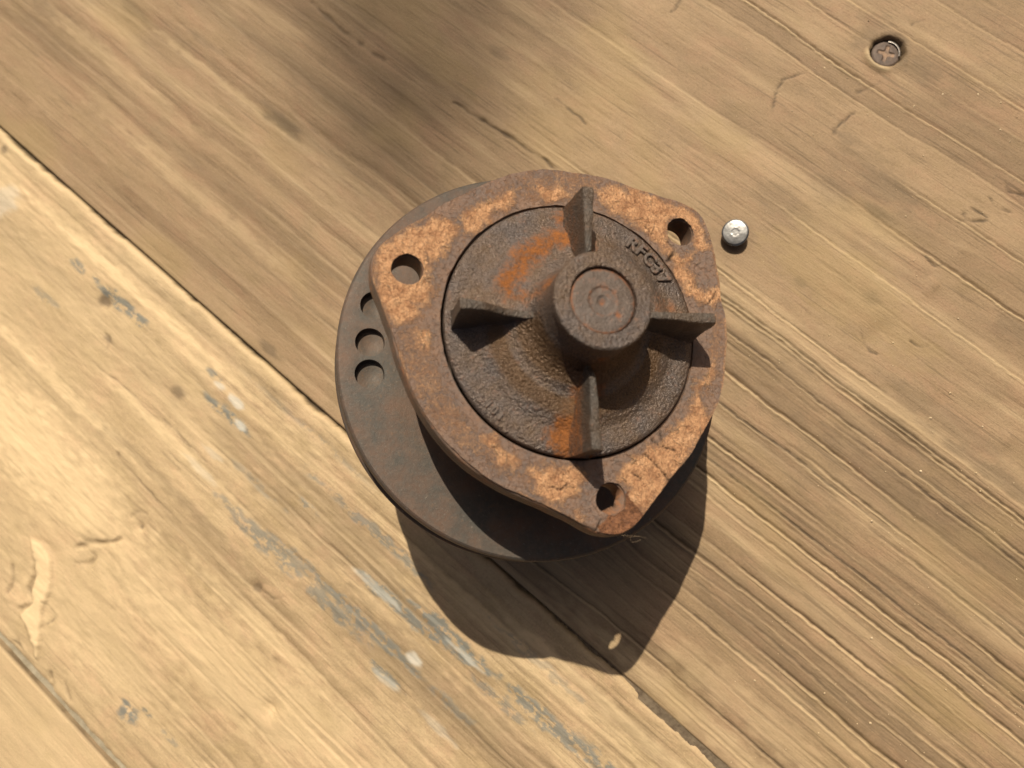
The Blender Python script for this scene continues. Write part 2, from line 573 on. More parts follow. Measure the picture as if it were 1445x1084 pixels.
def spot(at, X, Y, key, px, ax, ay, amt, seed=1, soft=.5, rot=0.0):
    """an uneven patch centred on a place in the photograph; ax along and ay across the grain, mm"""
    cx, cy = table_xy(*px)
    c, s = math.cos(rot), math.sin(rot)
    u = ((X - cx) * c + (Y - cy) * s) / ax; w = (-(X - cx) * s + (Y - cy) * c) / ay
    box = (np.abs(u) < 2.2) & (np.abs(w) < 2.2)
    q = np.hypot(u[box], w[box]) + (fbm(X[box] * .25, Y[box] * .55, seed, 4) - .5) * 1.3
    at[key][box] = np.maximum(at[key][box], amt * sstep(1 + soft * .5, 1 - soft * .5, q))


def crack(at, X, Y, Z, pts, w, depth, amt=.9, seed=2):
    line = px_line(pts)
    xs = [p[0] for p in line]; ys = [p[1] for p in line]
    box = (X > min(xs) - 6) & (X < max(xs) + 6) & (Y > min(ys) - 6) & (Y < max(ys) + 6)
    xb, yb = X[box], Y[box]
    w = max(w, .42)
    wx = (fbm(xb * .3, yb * .3, seed, 2) - .5) * 1.4
    wy = (fbm(xb * .3, yb * .3, seed + 1, 2) - .5) * 1.4
    d = poly_dist(xb + wx, yb + wy, line)
    wv_ = w * (.45 + .9 * vn(xb * .35, yb * .35, seed + 2))
    t = np.exp(-(d / wv_) ** 2) * (.35 + .65 * sstep(.25, .6, vn(xb * .22 + 3, yb * .22, seed + 4)))
    at['crack'][box] = np.maximum(at['crack'][box], t * amt)
    Z[box] -= t * depth


SUNK = table_xy(1252, 73)
PROUD = table_xy(1037, 331)


def feat_b(X, Y, Z, at):
    at['ochre'] += .55 * sstep(.55, .75, fbm(X * .02, Y * .03, 3, 4))
    for px, ax, ay, a in (((395, 170), 9, 3.0, .75), ((410, 186), 5, 2, .55), ((378, 150), 6, 1.6, .4), ((185, 12), 9, 2.6, .45), ((290, 60), 12, 1.6, .35), ((380, 493), 5.5, 2.0, .55), ((60, 10), 10, 3, .3),
                          ((705, 75), 4, 2.2, .28), ((790, 440), 3, 2, .3), ((1182, 275), 9, 4, .28), ((1250, 262), 12, 5, .38), ((1238, 300), 5, 2.4, .45), ((1215, 232), 10, 6, .22), ((1100, 290), 10, 6, .25), ((1130, 398), 2.6, 1.7, .5), ((1230, 421), 3, 2, .45),
                          ((1195, 195), 5, 2.6, .35), ((1430, 462), 7, 4, .30), ((1330, 590), 22, 3.5, .32), ((1270, 612), 14, 3, .32), ((1390, 660), 20, 2.4, .4), ((1100, 640), 20, 4, .22), ((1240, 690), 60, 5, .26), ((1330, 740), 60, 5, .28), ((1150, 560), 50, 3, .28), ((1080, 470), 40, 2.2, .35),
                          ((1090, 930), 40, 4, .22), ((1180, 970), 70, 4.5, .25), ((1060, 850), 80, 2.6, .32), ((1260, 1020), 60, 2.4, .35), ((1000, 790), 50, 2.4, .3), ((1410, 860), 40, 4, .22), ((1240, 45), 7, 5, .3), ((1300, 95), 7, 4, .35), ((1225, 60), 4, 4, .35)):
        spot(at, X, Y, 'stain', px, ax, ay, a, 6, 1.1)
    for px, ax, ay, a in (((1190, 400), 26, 12, .6), ((1230, 440), 24, 9, .5), ((1330, 990), 18, 7, .6), ((560, 30), 30, 7, .45), ((610, 80), 24, 6, .45), ((1020, 200), 14, 6, .35), ((1060, 705), 12, 5, .4)):
        spot(at, X, Y, 'ochre', px, ax, ay, a, 2, .9)
    for px, ax, ay, a in (((270, 270), 60, 3, .25), ((150, 80), 50, 3, .25), ((330, 130), 60, 1.5, .3), ((1000, 1030), 60, 4, .35), ((1090, 1030), 50, 6, .25)):
        spot(at, X, Y, 'light', px, ax, ay, a, 5, 1.3)
    # the long split behind the pump
    crack(at, X, Y, Z, [(640, 145), (690, 175), (735, 205), (785, 238)], .55, .8, .75)
    crack(at, X, Y, Z, [(438, 2), (470, 32), (510, 62), (540, 85)], .8, .5, .45)
    crack(at, X, Y, Z, [(784, 138), (800, 152), (812, 160), (826, 174)], .45, .4, .7)
    # cross checks
    for pts, w in (([(1133, 102), (1118, 108), (1104, 114), (1097, 125), (1093, 142), (1090, 156)], .35), ([(1242, 118), (1228, 122), (1210, 131)], .28), ([(1203, 160), (1192, 168), (1180, 180), (1176, 190)], .3), ([(1421, 258), (1424, 270), (1432, 274), (1445, 277)], .5),
                   ([(1396, 278), (1400, 288), (1410, 296), (1425, 300)], .42), ([(1362, 300), (1366, 310), (1376, 313), (1390, 310)], .32), ([(1372, 292), (1382, 300), (1392, 308)], .25), ([(1352, 316), (1362, 311)], .25), ([(1284, 482), (1290, 488), (1302, 491), (1308, 490)], .25), ([(1217, 474), (1221, 487), (1229, 496), (1236, 500)], .35),
                   ([(1308, 362), (1318, 374), (1330, 373)], .25), ([(1285, 34), (1292, 32), (1305, 30)], .22), ([(946, 18), (952, 10), (960, 0)], .5)):
        crack(at, X, Y, Z, pts, w * .9, .45, .75)
    # bruises and lifted fibres
    for px, r, d in (((1230, 480), 4, .7), ((1250, 462), 4, .5), ((1310, 410), 2.4, -.5), ((1318, 400), 2, -.5), ((1400, 582), 4, .45), ((1424, 617), 2.4, -.5), ((1330, 568), 3, .4), ((1360, 352), 3, -.4), ((1195, 520), 6, .5), ((1150, 460), 9, .5)):
        dent(X, Y, Z, table_xy(*px), r, d)
    # the bore of the sunk screw, crushed fibres round it
    q = np.hypot(X - SUNK[0], Y - SUNK[1])
    ang = np.arctan2(Y - SUNK[1], X - SUNK[0])
    qr = q + 1.3 * (fbm(np.cos(ang) * 2.2 + 9, np.sin(ang) * 2.2, 3, 3) - .5)
    Z -= 3.4 * sstep(5.9, 4.9, qr)
    Z += 1.1 * np.exp(-((q - 6.6) / 1.0) ** 2) * sstep(.35, .9, np.cos(ang + 1.75))
    Z += .35 * np.exp(-((q - 7.2) / 1.2) ** 2) * (.4 + vn(ang * 2, ang * 0, 1))
    at['stain'] = np.maximum(at['stain'], .75 * np.exp(-((q - 6.0) / 1.7) ** 2) * (.35 + .65 * vn(ang * 3, ang * 0 + 2, 5)))
    at['light'] = np.maximum(at['light'], 1.0 * np.exp(-((q - 6.5) / 1.1) ** 2) * sstep(.4, .85, np.cos(ang + 1.75)))
    at['crack'] = np.maximum(at['crack'], sstep(5.6, 5.2, qr) * .75)
    q = np.hypot(X - PROUD[0], Y - PROUD[1])
    at['stain'] = np.maximum(at['stain'], .45 * np.exp(-(q / 6.5) ** 2))


def feat_a(X, Y, Z, at):
    # blue grey paint left in the hollows
    for px, ax, ay, a in (((172, 430), 16, 2.6, .95), ((108, 373), 5, 2.0, .8), ((318, 582), 12, 2.2, .95), ((301, 528), 4, 1.3, .8), ((65, 420), 8, 2, .45), ((432, 712), 5, 1.7, .7), ((360, 680), 16, 1.6, .4), ((378, 770), 20, 3.2, .75), ((350, 740), 16, 2.4, .6), ((430, 800), 20, 2.6, .6), ((470, 860), 16, 2.6, .7),
                          ((560, 855), 20, 2.6, .9), ((640, 905), 20, 3.2, .95), ((528, 750), 30, 2.2, .7), ((520, 885), 26, 2.4, .8), ((545, 955), 8, 1.7, .8), ((765, 1012), 20, 3.0, .85), ((840, 1075), 24, 3, .85), ((700, 985), 14, 2, .6), ((182, 1007), 5.5, 3.4, .95), ((207, 1006), 3, 1.0, .8), ((240, 1043), 4, 1.2, .5), ((640, 1000), 12, 2, .5), ((760, 935), 20, 2, .45)):
        spot(at, X, Y, 'paint', px, ax, ay, a, 3, .5)
    for px, ax, ay, a in (((528, 826), 9, 1.6, .4), ((548, 847), 6, 1.0, .5), ((332, 566), 3.5, 1.8, .7), ((338, 600), 2.5, 1.4, .7), ((310, 545), 2.6, 1.2, .6), ((585, 930), 3.2, 2.0, .7), ((545, 960), 6, 1.4, .4), ((285, 665), 8, 1.6, .25), ((10, 285), 6, 6, .35), ((300, 640), 5, 1.2, .25), ((655, 925), 8, .9, .6), ((620, 1030), 8, 1.4, .25)):
        spot(at, X, Y, 'white', px, ax, ay, a, 7, .8)
    for px, ax, ay, a in (((147, 425), 3.4, 2.2, .8), ((154, 480), 2.6, 1.0, .6), ((251, 553), 3.2, 2.4, .6), ((362, 829), 2.0, 1.8, .6), ((198, 744), 1.2, 1.0, .7), ((7, 209), 1.8, 1.8, .6), ((360, 640), 26, 5, .22), ((420, 740), 36, 4, .25), ((600, 960), 60, 9, .35), ((700, 1050), 60, 9, .33), ((520, 800), 50, 7, .28), ((470, 720), 40, 3, .32), ((240, 690), 50, 2, .25), ((900, 1040), 40, 4, .2), ((290, 470), 60, 3, .18)):
        spot(at, X, Y, 'stain', px, ax, ay, a, 6, .9)
    for px, ax, ay, a in (((60, 640), 60, 14, .55), ((120, 720), 40, 9, .5), ((300, 930), 70, 14, .45), ((150, 900), 50, 14, .3), ((420, 1010), 70, 10, .4), ((200, 420), 80, 2.2, .6), ((330, 560), 40, 2, .4), ((100, 560), 50, 2.6, .5), ((240, 620), 40, 2, .5), ((380, 900), 40, 3, .5), ((560, 820), 50, 1.5, .3), ((720, 900), 60, 1.8, .5), ((860, 1000), 60, 2, .55), ((790, 980), 60, 1.2, .4)):
        spot(at, X, Y, 'light', px, ax, ay, a, 5, 1.3)
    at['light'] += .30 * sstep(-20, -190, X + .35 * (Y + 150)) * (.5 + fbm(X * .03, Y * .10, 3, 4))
    # the torn knot: a pale raised sliver, dark checks and hollows
    sl = px_line([(45, 762), (62, 766), (76, 790), (74, 830), (62, 860), (58, 910), (52, 930), (40, 890), (28, 868), (42, 850), (50, 810)])
    sd = poly_sd(X, Y, sl)
    m = sstep(.8, -1.4, sd + (fbm(X * .4, Y * .4, 2, 3) - .5) * 1.8)
    Z += m * 1.3
    at['light'] = np.maximum(at['light'], m * .9)
    for pts, w, d in (([(50, 790), (48, 812), (40, 830), (46, 845)], 1.3, 1.3), ([(28, 858), (40, 857), (47, 850)], .9, 1.0), ([(110, 772), (126, 766), (150, 769), (168, 762)], 1.2, 1.6), ([(108, 795), (124, 797), (132, 786), (128, 780)], .9, 1.3), ([(185, 728), (200, 722), (208, 726)], .8, .9), ([(18, 800), (16, 820), (10, 838)], .7, .8),
                      ([(70, 950), (73, 964), (70, 970)], 1.0, 1.2), ([(90, 966), (94, 972), (98, 988)], .7, .8), ([(20, 905), (28, 912), (24, 900)], .8, .8), ([(62, 850), (80, 870), (66, 880)], .5, .5), ([(148, 470), (155, 478), (152, 492)], .6, .7), ([(365, 832), (385, 845), (400, 842)], .5, .6), ([(165, 640), (175, 655), (240, 725)], .5, .6), ([(130, 510), (230, 590), (290, 650)], .4, .5)):
        crack(at, X, Y, Z, pts, w, d, .45, 3)
    for px, r, d in (((145, 775), 9, 1.3), ((170, 800), 8, -.8), ((120, 745), 7, -.7), ((160, 815), 9, .8), ((30, 820), 6, .9), ((383, 999), 3.6, 1.8), ((198, 744), 2, 1.0), ((362, 829), 2.6, 1.4), ((147, 425), 3.8, 1.5), ((395, 1020), 4, -.5), ((80, 960), 5, .8), ((185, 440), 5, .5), ((390, 545), 5, -.7), ((60, 470), 9, .6)):
        dent(X, Y, Z, table_xy(*px), r, d)
    Z += .7 * (fbm(X * .035, Y * .08, 5, 4) - .5) * sstep(-40, -200, X + .4 * Y)
    Z += .5 * (fbm(X * .2, Y * .5, 2, 4) - .5)
    # a groove below the worn upper edge
    q = Y - (SEAM_A - 9.5 + 1.2 * (fbm(X * .05, X * 0, 3, 3) - .5))
    Z -= .35 * np.exp(-(q / 1.2) ** 2)
    at['paint'] = np.maximum(at['paint'], .5 * np.exp(-(q / 1.1) ** 2) * sstep(-120, -60, X) * sstep(-20, -50, X))


def feat_c(X, Y, Z, at):
    at['light'] += .35


board('plank', -900, 800, SEAM_A, 228, .74, .46, WOOD_B, RING_B, feat_b, (1.0, .5), (3, .5), 1, True)
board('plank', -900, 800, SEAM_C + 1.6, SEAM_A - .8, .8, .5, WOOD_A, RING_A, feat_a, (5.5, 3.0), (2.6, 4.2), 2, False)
RING_C = [(r[0] - 168, *r[1:]) for r in RING_A]
board('plank', -900, 800, SEAM_C - 168, SEAM_C, 1.6, .8, WOOD_A, RING_C, feat_c, (3, .5), (1.2, .6), 3, False)
board('plank', -900, 800, 229.5, 420, 12, 1.5, WOOD_B, [(r[0] + 300, *r[1:]) for r in RING_B[:24]], feat_c, (1.0, .5), (3, .5), 4, False)


def box(name, x0, x1, y0, y1, z0, z1, mat, parent):
    v = [(x, y, z) for x in (x0, x1) for y in (y0, y1) for z in (z0, z1)]
    f = [(0, 1, 3, 2), (4, 6, 7, 5), (0, 4, 5, 1), (2, 3, 7, 6), (0, 2, 6, 4), (1, 5, 7, 3)]
    return mesh_obj(name, v, f, mat, parent, False)


for xb in (-560, -200, 160, 520):
    box('bearer', xb, xb + 60, SEAM_C - 166, 418, -92, -32.5, UNDER, deck)
gs = 20000
gnd = mesh_obj('ground', [(-gs, -gs, -740), (gs, -gs, -740), (gs, gs, -740), (-gs, gs, -740)], [(0, 1, 2, 3)], EARTH, None, False)
gnd['kind'] = 'structure'

# dirt packed into the joints between the boards
DIRT = simple('joint_dirt', (.17, .125, .075), .95, 0.0, (.09, .062, .036), .5, .3)
DUST = simple('joint_dust', (.36, .31, .215), .95, 0.0, (.24, .20, .13), .25, .2)
for ym, hw, z0_, z1_, mt in ((SEAM_A - .4, 2.6, -3.4, -.55, DIRT), (SEAM_C + .8, 4.2, -2.6, -2.2, DUST)):
    xx = np.arange(-330, 240, 1.0); oo = np.linspace(-1, 1, 7)
    XX, OO = np.meshgrid(xx, oo, indexing='ij')
    zt = z0_ + (z1_ - z0_) * sstep(30, 110, XX)
    ZZ = zt + (fbm(XX * .09, OO * 1.5, 3, 4) - .5) * 1.5 - .3 * (1 - OO ** 2)
    dj = mesh_obj('joint_dirt', np.stack([XX, ym + OO * hw, ZZ], -1).reshape(-1, 3), grid_faces(len(xx), 7), mt, deck)
    dj['kind'] = 'stuff'

# ------------------------------------------------------------------ screws in the boards


def screw_head(name, r, dome, depth, arms, mat, loc, tilt=(0, 0), rotz=0.0, rough=.10):
    """a round head with a cross recess cut into it, on its shank"""
    n, m = 96, 26
    th = np.linspace(0, 2 * math.pi, n, endpoint=False)
    rr = np.linspace(r, .0, m)
    T, Rr = np.meshgrid(th, rr, indexing='ij')
    Xh = Rr * np.cos(T); Yh = Rr * np.sin(T)
    Zh = dome * (1 - (Rr / r) ** 2) - .28 * sstep(r - .5, r, Rr)
    w = .62
    a = np.minimum(np.where(np.abs(Xh) < arms, np.abs(Yh), 9), np.where(np.abs(Yh) < arms, np.abs(Xh), 9))
    rec = sstep(w + .35, w - .15, a) * sstep(arms + .25, arms - .5, Rr) + sstep(1.5, .9, Rr)
    Zh -= depth * np.clip(rec, 0, 1) * (1 - .35 * Rr / arms)
    Zh += rough * (fbm(Xh * .6, Yh * .6, 3, 3) - .5) * 2
    v = np.stack([Xh, Yh, Zh], -1).reshape(-1, 3)
    f = grid_faces(n, m, True)
    low = [(r, 0, -.3)]
    sv, sf = lathe([(1.9, -14), (1.9, -4.6), (2.3, -4.0), (r * .96, -1.7), (r, -1.0), (r, -.28)], n)
    v2, f2 = join([(v, f), (sv, sf)])
    o = mesh_obj(name, v2, f2, mat, None)
    o.location = (loc[0] * MM, loc[1] * MM, loc[2] * MM)
    o.rotation_euler = (tilt[0], tilt[1], rotz)
    at = o.data.attributes.new('fill', 'FLOAT', 'POINT')
    at.data.foreach_set('value', np.r_[np.clip(rec, 0, 1).ravel(), np.zeros(len(sv))].astype(np.float32))
    auto_smooth(o, 50)
    return o


PROUD_Z = 4.2
pxy = table_xy(1037.5, 328, PROUD_Z)
s1 = screw_head('wood_screw', 4.75, .35, .10, 1.5, SILVER, (pxy[0], pxy[1], PROUD_Z), (math.radians(5), math.radians(-4)), .5, .05)
tag(s1, 'bright silver screw head standing proud of the board beside the rusty flange', 'screw')
s2 = screw_head('wood_screw', 4.9, .25, .5, 3.2, RUSTY, (SUNK[0], SUNK[1], -1.5), (math.radians(-4), math.radians(5)), .35)
tag(s2, 'dark rusted cross-head screw sunk in a hole at upper right of the board', 'screw')
# bright strip laid along part of its rim as the sun's glint
t = np.linspace(math.radians(20), math.radians(118), 40)
ring_v, ring_f = [], []
for i, a in enumerate(t):
    for rr, zz in ((4.2, -1.22), (4.8, -1.26), (5.0, -1.6)):
        ring_v.append((SUNK[0] + rr * math.cos(a), SUNK[1] + rr * math.sin(a), zz + .06))
for i in range(len(t) - 1):
    for j in range(2):
        ring_f.append((i * 3 + j, i * 3 + j + 1, i * 3 + 4 + j, i * 3 + 3 + j))
rim = mesh_obj('rim_glint', ring_v, ring_f, GLINT)
rim.parent = s2
rim.matrix_parent_inverse = (Matrix.Translation(s2.location) @ s2.rotation_euler.to_matrix().to_4x4()).inverted()

# ------------------------------------------------------------------ the pump
ZB = 56.12            # from the lower end of the shaft up to the pulley's upper face
pump = bpy.data.objects.new('water_pump', None)
COL.objects.link(pump)
base = P0 - PA * ZB
pump.matrix_world = Matrix([[PU[i], PV[i], PA[i], base[i] * MM] for i in range(3)] + [[0, 0, 0, 1]])
tag(pump, 'rusty cast iron water pump lying tilted on its pulley on the boards', 'water pump')


def part(name, v, f, mat, parent=pump, attrs=None, smooth=True, sharp=40):
    v = np.asarray(v, float).copy(); v[:, 2] += ZB
    o = mesh_obj(name, v, f, mat, parent, smooth, attrs)
    if sharp:
        auto_smooth(o, sharp)
    return o


# pulley: drilled face, belt groove, smaller step
holes = []
for px, py in ((529, 431), (522, 483), (521.5, 527.5)):
    hx, hy = pump_xy(px, py, 0)
    holes.append((hx, hy, 4.25))
loops = [circle(*h) for h in holes]
inner = []
rr = np.random.RandomState(5)
for q in range(2600):
    a = rr.uniform(0, 2 * math.pi); r_ = math.sqrt(rr.uniform(18 ** 2, 58.4 ** 2))
    x_, y_ = r_ * math.cos(a), r_ * math.sin(a)
    if all(math.hypot(x_ - h[0], y_ - h[1]) > h[2] + .5 for h in holes):
        inner.append((x_, y_))
fv, ff = fill(circle(0, 0, 59.2, 240), loops + [circle(0, 0, 17, 96)], inner)
fz = np.where(np.hypot(fv[:, 0], fv[:, 1]) < 58.8, (fbm(fv[:, 0] * .06, fv[:, 1] * .06, 2, 3) - .5) * .5, 0)
for h in holes:
    fz = np.where(np.hypot(fv[:, 0] - h[0], fv[:, 1] - h[1]) < h[2] + .05, 0, fz)
parts = [(np.c_[fv, fz], ff)]
for h in holes:
    n = 48
    c = circle(*h); c2 = circle(h[0], h[1], h[2] - .15)
    v = np.concatenate([np.c_[c, np.zeros(n)], np.c_[c2, np.full(n, -2.3)], np.c_[circle(h[0], h[1], h[2] * .5), np.full(n, -2.45)], [[h[0], h[1], -3.1]]])
    k = np.arange(n); k2 = (k + 1) % n
    f = [tuple(q) for q in np.stack([k, k2, n + k2, n + k], -1)] + [tuple(q) for q in np.stack([n + k, n + k2, 2 * n + k2, 2 * n + k], -1)] + [(2 * n + int(i), 2 * n + int(j), 3 * n) for i, j in zip(k, k2)]
    parts.append((v, f))
STEP_R = (55.495 - 34 * PA[2]) / math.sqrt(1 - PA[2] ** 2)
pv, pf = lathe([(22, -34), (STEP_R - 1.2, -34.0), (STEP_R, -34.0), (STEP_R, -17.5), (STEP_R - 5, -15.5), (STEP_R - 5, -14.6), (59.0, -13.2), (59.9, -12.6), (60, -11.6), (59.6, -11.0), (54.0, -8.6), (54.0, -6.6), (59.5, -4.0), (60, -3.4), (60, -.8), (59.8, -.35), (59.2, 0)], 240)
parts.append((pv, pf))
v, f = join(parts)
rad = np.hypot(v[:, 0], v[:, 1])
och = .35 + .5 * sstep(54, 44, rad)
part('pulley', v, f, PULM, attrs={'rust': np.zeros(len(v)), 'ochre': np.where((v[:, 2] < -1.9) & (rad < 55.5), .42, np.clip(och - .2, 0, 1) * .6)})
v, f = lathe([(0.01, -56.12), (11, -56.12), (12, -55.2), (12, -40), (22, -38), (22, -33)], 96)
part('shaft_nose', v, f, BODY, attrs={'rust': np.zeros(len(v)), 'ochre': np.zeros(len(v))})

# housing between pulley and flange
G_TOP = 32.55          # sealing face
G_T = .9               # gasket thickness
FL_T = 7.0             # iron flange thickness
v, f = lathe(dense_profile([(17, -.6), (19, 3), (21, 9), (25, 14), (32, 20), (37, G_TOP - G_T - FL_T + .3), (35.5, G_TOP - G_T - FL_T + .4)], 1.2), 128)
part('housing', v, f, BODY, attrs={'rust': np.zeros(len(v)), 'ochre': np.full(len(v), .4)})

# outline of the flange in the pump's own frame: (angle down-wards, radius)
OUT = [(5.5, 45.6), (22.9, 45.6), (32.9, 45.2), (40.7, 45.9), (54.7, 47.1), (64.5, 50.1), (68.5, 52.0), (73.1, 54.2), (78.0, 55.1), (83.0, 54.0), (90.9, 49.8), (99.9, 47.4), (106.4, 46.8), (118.0, 46.3), (127.0, 46.3), (145.7, 46.0), (160.7, 46.2), (175, 47.6), (184, 50.6), (189.5, 53.6), (195.2, 55.3), (200.0, 54.5), (204.9, 52.3), (214.5, 48.6), (231.4, 46.1), (247, 46.1), (261.1, 46.4), (275.2, 46.2), (294.1, 47.6), (304, 50.2), (309.8, 53.0), (316.3, 55.2), (323.5, 53.2), (333.3, 49.4), (344.1, 46.8), (356.9, 46.0)]
oa = np.array([o[0] for o in OUT]); orr = np.array([o[1] for o in OUT])


def outline(n, inset=0.0, jag=0.0, seed=1):
    a = np.linspace(0, 360, n, endpoint=False)
    r = np.interp(a, np.r_[oa - 360, oa, oa + 360], np.r_[orr, orr, orr])
    k = np.exp(-(np.arange(-8, 9) / (n / 180)) ** 2); k /= k.sum()
    r = np.convolve(np.r_[r[-8:], r, r[:8]], k, 'valid') - inset
    if jag:
        r = r + (fbm(a * .16, a * 0, seed, 4) - .55) * jag
    t = np.radians(-a)
    return np.stack([r * np.cos(t), r * np.sin(t)], 1)[::-1]


HOLES = [pump_xy(575.5, 380, G_TOP), pump_xy(960, 327.5, G_TOP), pump_xy(862.5, 704, G_TOP)]
RH = 3.98
BORE = 34.9


def wall(loop, levels):
    """walls round a loop: levels = [(z, grow)]; faces outward for a loop running anticlockwise"""
    n = len(loop)
    c = loop - loop.mean(0)
    L = np.hypot(c[:, 0], c[:, 1])[:, None]
    v = np.concatenate([np.c_[loop + c / L * g, np.full(n, z)] for z, g in levels])
    k = np.arange(n); k2 = (k + 1) % n
    f = []
    for i in range(len(levels) - 1):
        f += [tuple(q) for q in np.stack([i * n + k, i * n + k2, (i + 1) * n + k2, (i + 1) * n + k], -1)]
    return v, f


FB, FT = G_TOP - G_T - FL_T, G_TOP - G_T
n = 360
ol = outline(n)
hl = [circle(h[0], h[1], RH) for h in HOLES]
bl = circle(0, 0, BORE, 180)
tv, tf = fill(ol * .9945, hl + [bl])
top = (np.c_[tv, np.full(len(tv), FT)], tf)
bv, bf = fill(ol * .985, hl + [circle(0, 0, 36, 180)])
bot = (np.c_[bv, np.full(len(bv), FB)], bf[:, ::-1])
parts = [top, bot, wall(ol, [(FB, -.8), (FB + .8, -.05), (FB + 2.4, .1), (FB + 3.4, .08), (FB + 3.6, -.12), (FB + 3.9, .05), (FT - 1.7, .06), (FT - 1.5, -.1), (FT - 1.25, .03), (FT - .35, -.02), (FT, -.28)])]
for h in hl:
    parts.append(wall(h[::-1], [(FB, 0), (FT, 0)]))
parts.append(wall(bl[::-1], [(FB, .05), (FT, 0)]))
v, f = join(parts)
m = fbm3(v * .25, 3)
edge = sstep(FT - .2, FB, v[:, 2])
part('flange', v, f, FLANGE, attrs={'rust': np.clip((m - .45) * 1.5, 0, .6), 'ochre': .25 * edge}, sharp=35)
hx, hy = HOLES[2]
cv, cf = lathe([(3.97, FT - 5.5), (3.2, FT - 3.6), (2.6, FT - 1.6), (3.2, FT - .5), (3.97, FT - .1)], 60)
ta = np.arctan2(cv[:, 1], cv[:, 0])
kk = sstep(-.2, .9, np.cos(ta + .75))
rad_ = np.hypot(cv[:, 0], cv[:, 1])
nr = 3.97 - (3.97 - rad_) * kk * 1.5 * (.7 + .9 * (fbm3(cv * .9, 2, 3) - .3))
cv[:, :2] *= (nr / rad_)[:, None]
cv[:, 0] += hx; cv[:, 1] += hy
part('rust_crust', cv, cf, FLANGE, attrs={'rust': np.full(len(cv), .5), 'ochre': np.full(len(cv), .4)}, sharp=60)
# floor of the bore behind the impeller
v, f = lathe([(35.1, FB + .6), (18, FB + .8), (6, FB + .8)], 96)
part('bore_floor', v, f, BODY, attrs={'rust': np.zeros(len(v)), 'ochre': np.zeros(len(v))})

# gasket: torn paper baked on the sealing face
TORN = [
    [(530, 372), (536, 345), (560, 330), (590, 318), (612, 306), (638, 308), (645, 330), (632, 345), (628, 365), (605, 362), (604, 395), (613, 408), (608, 425), (586, 430), (590, 448), (568, 456), (552, 452), (546, 430), (533, 410), (526, 388)],
    [(648, 305), (668, 290), (690, 280), (705, 272), (735, 268), (726, 281), (700, 300), (680, 327), (655, 330)],
    [(586, 468), (606, 462), (612, 480), (600, 492), (588, 482)],
    [(842, 273), (870, 265), (900, 272), (940, 285), (965, 293), (985, 308), (1000, 332), (1004, 352), (986, 354), (976, 326), (958, 308), (940, 316), (944, 345), (952, 357), (936, 352), (920, 336), (900, 318), (872, 302), (848, 292)],
    [(936, 352), (950, 357), (962, 362), (985, 358), (966, 374), (976, 394), (986, 412), (1012, 402), (1017, 420), (1010, 432), (985, 430), (968, 410), (953, 388)],
    [(1003, 505), (1012, 530), (1000, 545), (980, 560), (975, 548), (995, 530)],
    [(982, 552), (990, 570), (1000, 598), (998, 606), (982, 632), (960, 660), (938, 690), (912, 725), (896, 722), (886, 690), (872, 676), (884, 652), (908, 640), (925, 625), (945, 604), (966, 596), (974, 572)],
    [(745, 668), (772, 655), (800, 660), (828, 666), (826, 682), (815, 697), (800, 698), (786, 711), (766, 704), (755, 690)],
    [(676, 620), (700, 618), (715, 640), (734, 652), (722, 662), (700, 648)],
    [(812, 722), (822, 715), (826, 727), (817, 733)],
    [(756, 262), (788, 262), (800, 274), (770, 286)],
]
FAINT = [[(560, 470), (590, 450), (640, 560), (700, 640), (760, 690), (700, 670), (630, 610), (585, 560)], [(735, 245), (800, 240), (850, 255), (840, 280), (800, 284), (740, 280)], [(860, 255), (950, 290), (900, 300), (850, 275)], [(1005, 400), (1022, 470), (1010, 560), (995, 560), (1000, 470)], [(650, 290), (720, 255), (740, 262), (660, 312)]]
DEEP = [[(862, 712), (890, 698), (908, 728), (898, 745), (876, 757), (850, 757), (840, 742), (860, 724)]]
P2 = lambda poly: [pump_xy(px, py, G_TOP) for px, py in poly]
go = outline(720, .45, .75, 4)
gh = []
for i, h in enumerate(HOLES):
    c = circle(h[0], h[1], RH + .15, 72)
    a = np.arange(72)
    d = c - np.array(h)
    gh.append(np.array(h) + d * (1 + (fbm(np.cos(a / 72 * 6.283) * 3 + 7 * i, np.sin(a / 72 * 6.283) * 3, 2, 3)[:, None] - .42) * .16))
a = np.arange(360)
gb = circle(0, 0, BORE + .25, 360) * (1 + (fbm(a * .11, a * 0, 6, 5, .7)[:, None] - .45) * .022)
g = np.arange(-58, 58, .46)
gx, gy = np.meshgrid(g, g)
gx = gx + (np.arange(len(g)) % 2)[:, None] * .23
gx = gx.ravel() + rr.uniform(-.1, .1, gx.size); gy = gy.ravel() + rr.uniform(-.1, .1, gy.size)
ok = in_poly(gx, gy, go * .993) & (np.hypot(gx, gy) > BORE + .6)
for h in HOLES:
    ok &= np.hypot(gx - h[0], gy - h[1]) > RH + .75
gx, gy = gx[ok], gy[ok]
gv, gf = fill(go, gh + [gb], np.c_[gx, gy])
x, y = gv[:, 0], gv[:, 1]
wx = x + (fbm(x * .35, y * .35, 1, 5) - .5) * 4.5; wy = y + (fbm(x * .35, y * .35, 3, 5) - .5) * 4.5
torn = np.zeros(len(gv)); deep = np.zeros(len(gv)); faint = np.zeros(len(gv)); crk = np.zeros(len(gv))
for p in TORN:
    torn = np.maximum(torn, sstep(2.0, -1.6, poly_sd(wx, wy, P2(p))))
for p in FAINT:
    faint = np.maximum(faint, sstep(1.5, -2, poly_sd(wx, wy, P2(p))))
for p in DEEP:
    deep = np.maximum(deep, sstep(.6, -.6, poly_sd(wx, wy, P2(p))))
edge_d = poly_dist(x, y, [tuple(p) for p in go[::6]], True)
torn = np.maximum(torn, .62 * sstep(1.3, .1, edge_d) * sstep(.42, .6, fbm(x * .12, y * .12, 5, 3)))
